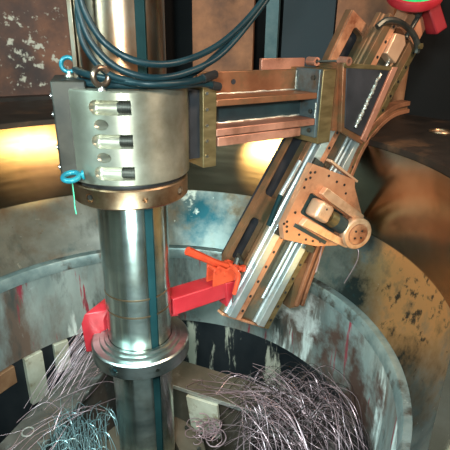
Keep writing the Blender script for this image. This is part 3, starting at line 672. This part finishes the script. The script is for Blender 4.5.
for s_, z in ((.365, -.99), (.41, -1.015), (.46, -1.0), (.49, -1.01)):
    bm = B(); cyl(bm, W(s_, -.02, z), W(s_, .065, z), .011, seg=12); obj('pivot_pin', bm, M_redor, tc_)
bm = B(); cyl(bm, W(.505, .02, -.975), W(.475, .03, -1.03), .015, seg=10); cyl(bm, W(.52, .0, -.97), W(.50, .06, -.985), .010, seg=10); obj('adjuster_nut', bm, M_dark, tc_)
bm = B(); lathe(bm, [(.004, -.012), (.014, -.012), (.014, .012), (.004, .012)], c=W(.515, .05, -1.02), seg=12); obj('knob', bm, M_redor, tc_)

# ================================================================ HOSES
HP = {
 'dark teal hose sweeping lowest across the bar and away to the upper right': [(-.427, 1.44, .25), (-.412, 1.42, .121), (-.397, 1.42, .051), (-.347, 1.42, -.026), (-.255, 1.43, -.074), (-.145, 1.5, -.075), (-.019, 1.65, -.019), (.104, 1.8, .099), (.20, 1.93, .25)],
 'dark teal hose running just under the uppermost one': [(-.440, 1.5, .25), (-.432, 1.48, .124), (-.430, 1.47, .058), (-.403, 1.47, -.022), (-.337, 1.475, -.090), (-.240, 1.50, -.122), (-.135, 1.575, -.112), (-.019, 1.68, -.055), (.112, 1.82, .09), (.19, 1.90, .2)],
 'dark teal hose nearest the bar at upper left': [(-.455, 1.56, .25), (-.450, 1.545, .128), (-.455, 1.54, .038), (-.440, 1.535, -.04), (-.375, 1.53, -.115), (-.270, 1.53, -.138), (-.168, 1.59, -.136), (-.080, 1.68, -.096), (.052, 1.79, .03), (.17, 1.90, .19)],
}
labs = ['dark teal hose arching highest across the bar', 'middle dark teal hose of the three crossing the bar', 'lowest dark teal hose of the three crossing the bar']
for lab, (k, pts) in zip(labs, HP.items()):
    bm = B(); tube(bm, spline([P(*p) for p in pts], 10), .0102, 12)
    tag(obj('hose', bm, M_hose, origin=P(*pts[4])), lab, 'hose', 'hydraulic hoses over the hub')
loops = [('upper dark hose coiled on top of the hub, ending in a black sleeve', [(-.045, 1.745, -.128), (-.123, 1.6, -.142), (-.243, 1.517, -.143), (-.363, 1.545, -.134), (-.461, 1.59, -.122), (-.53, 1.70, -.115), (-.54, 1.84, -.118), (-.44, 1.93, -.13)]),
         ('lower dark hose coiled around the rim of the hub top', [(-.03, 1.76, -.172), (-.085, 1.69, -.156), (-.160, 1.570, -.151), (-.272, 1.55, -.151), (-.396, 1.555, -.151), (-.485, 1.61, -.148), (-.52, 1.74, -.145), (-.50, 1.86, -.149), (-.40, 1.92, -.150)])]
for lab, pts in loops:
    h_ = thing('hose', lab, 'hose', P(*pts[3]), 'hydraulic hoses over the hub')
    sp2 = spline([P(*p) for p in pts], 10)
    bm = B(); tube(bm, sp2, .0118, 12); obj('tube', bm, M_hose, h_)
    bm = B(); tube(bm, sp2[:7], .0155, 12); obj('end_sleeve', bm, M_rubber, h_)

# ================================================================ SWARF
def inside(p, lim=1.075):
    """turnings lie against the ring wall, never through it"""
    v = Vector((p.x - CX, p.y - CY, 0)); d = v.length
    return p if d <= lim else Vector((CX + v.x * lim / d, CY + v.y * lim / d, p.z))
def curls(name, mat_, n, gen, r, label, seg=14):
    bm = B()
    for _ in range(n):
        tube(bm, [inside(p) for p in spline(gen(), 4)], r * random.uniform(.7, 1.3), 3, cap=False)
    o = obj(name, bm, mat_, origin=P(0, 1.9, -2.4)); tag(o, label, 'swarf'); o['kind'] = 'stuff'; return o
R_ = random.uniform
def mound():
    # springy strands thrown over the mound, bending down at both ends
    a = R_(-.9, .35); cx, cy = .40 + R_(-.22, .16), 1.78 + R_(-.16, .24)
    l = R_(.12, .36); h = R_(.05, .25); d = Vector((math.cos(a), math.sin(a) * .8 - .1, 0)); c = P(cx, cy, -1.89); s_ = Vector((-d.y, d.x, 0)) * R_(-.12, .12)
    k = max(0, 1 - ((cx - .38) / .36) ** 2)
    return [c - d * l * .7 + Z * (h * .2 - .02), c - d * l * .3 + Z * (h * .8 + .05 * k) + s_ * .5, c + Z * (h + .06 * k) + s_, c + d * l * .5 + Z * (h * .7) + s_ * .6, c + d * l * .9 + Z * (-.05 - R_(0, .22))]
def fall():
    x, y = .10 + R_(0, .50), 1.72 + R_(-.10, .2)
    t = P(x, y, -1.68 + R_(-.1, .10)); d = Vector((R_(-.04, .12), R_(-.18, -.02), 0))
    return [t - d * 1.2 + Z * -.05, t, t + d * .9 + Z * -.05, t + d * 1.5 + Z * (-.18 - R_(0, .12)), t + d * 1.7 + Z * (-.34 - R_(0, .2))]
curls('swarf_pile', M_swarf, 125, mound, .0010, 'springy mound of pinkish steel turnings at lower right of the ring')
curls('swarf_pile', M_swarfd, 220, mound, .0014, 'dark tangle of turnings inside the lower right mound')
curls('swarf_pile', M_swarf, 130, fall, .0013, 'long thin turnings hanging down off the right beam')
bm = B()                                                   # the matted core
for i in range(13):
    for j in range(9):
        u_, v_ = i / 12 * 2 - 1, j / 8 * 2 - 1; rr = max(0, 1 - u_ * u_ - v_ * v_)
        bm.verts.new(P(.43 + .27 * u_, 1.80 + .20 * v_ - .10 * u_, -1.90 + .15 * math.sqrt(rr) + R_(-.015, .015)))
bm.verts.ensure_lookup_table()
for i in range(12):
    for j in range(8): bm.faces.new([bm.verts[i * 9 + j], bm.verts[(i + 1) * 9 + j], bm.verts[(i + 1) * 9 + j + 1], bm.verts[i * 9 + j + 1]])
r_ = bmesh.ops.extrude_face_region(bm, geom=bm.faces[:])
for v in [g_ for g_ in r_['geom'] if isinstance(g_, bmesh.types.BMVert)]: v.co.z -= .12
o = obj('swarf_core', bm, M_swarfd, origin=P(.42, 1.83, -1.98)); tag(o, 'matted dark heart of the swarf mound', 'swarf'); o['kind'] = 'stuff'
def leftc():
    f_ = R_(0, 1); x, y = -1.02 + .42 * f_ + R_(-.05, .22), 1.50 + .95 * f_ + R_(-.1, .05)
    c = P(x, y, -1.78 + R_(-.01, .03)); a = R_(.2, 1.5); d = Vector((math.cos(a), math.sin(a), 0)) * R_(.06, .24); s_ = Vector((-d.y, d.x, 0)) * R_(-.4, .4)
    return [c - d, c - d * .3 + s_ * .7 + Z * R_(.0, .05), c + d * .4 + s_ + Z * R_(.0, .07), c + d + Z * R_(-.03, .03)]
def lefthang():
    x, y = -.76 + R_(-.06, .20), 1.60 + R_(-.2, .25); t = P(x, y, -1.80 + R_(-.05, .05)); d = Vector((R_(-.07, .10), R_(-.2, .04), 0))
    return [t - d * .5, t + d * .3 + Z * .02, t + d * .8 + Z * (-.12), t + d + Z * (-.3 - R_(0, .2))]
curls('swarf_strands', M_swarf, 40, leftc, .0013, 'loose turnings scattered over the left beam')
curls('swarf_strands', M_swarf2, 200, lefthang, .0013, 'bluish turnings spilling between the left beam and the bar')
def upl():
    c = P(-.80 + R_(-.08, .08), 2.25 + R_(-.15, .2), -1.70 + R_(-.06, .06)); d = Vector((R_(.12, .24), R_(.15, .32), R_(.10, .22)))
    return [c - d * .9 + Z * R_(-.09, -.02), c - d * .3 + Z * R_(-.02, .03), c + d * .2 + Z * R_(0, .05), c + d * .6 + Vector((R_(-.06, .06), R_(-.06, .06), R_(-.08, .02)))]
curls('swarf_strands', M_swarf, 45, upl, .0013, 'stiff turnings rising behind the left beam towards the red lug')
def ring_tangle():
    c = P(-.12 + R_(-.03, .10), 1.82 + R_(-.06, .06), -1.90 + R_(-.03, .05)); r_ = R_(.02, .05); a = R_(0, 6)
    return [c + Vector((math.cos(a + k) * r_, math.sin(a + k) * r_, k * .006)) for k in range(6)]
curls('swarf_strands', M_swarf, 26, ring_tangle, .0026, 'small knot of curly pink turnings beside the foot of the bar')
def stray():
    x = R_(-.2, .3); return [P(-.20 + R_(0, .2), 2.0 + R_(-.05, .1), -1.79), P(x, 2.0 + R_(-.1, .1), -1.74 + R_(0, .03)), P(x + .25, 1.9, -1.72), P(x + .5, 1.75, -1.78)]
curls('swarf_strands', M_swarf, 14, stray, .0018, 'single long turnings lying across the brown-grey beam')
bm = B()
tube(bm, spline([W(.98, .1, -.98), W(.95, .12, -1.06), W(.92, .13, -1.12)], 5), .0024, 5); tube(bm, spline([P(.55, 2.35, -1.06), P(.62, 2.35, -1.0), P(.70, 2.30, -1.02), P(.72, 2.26, -1.10), P(.66, 2.25, -1.25)], 6), .0024, 5)
o = obj('stray_turning', bm, M_swarf, origin=W(.95, .12, -1.12)); tag(o, 'thin bright turning caught below the spindle nose', 'swarf'); o['kind'] = 'stuff'
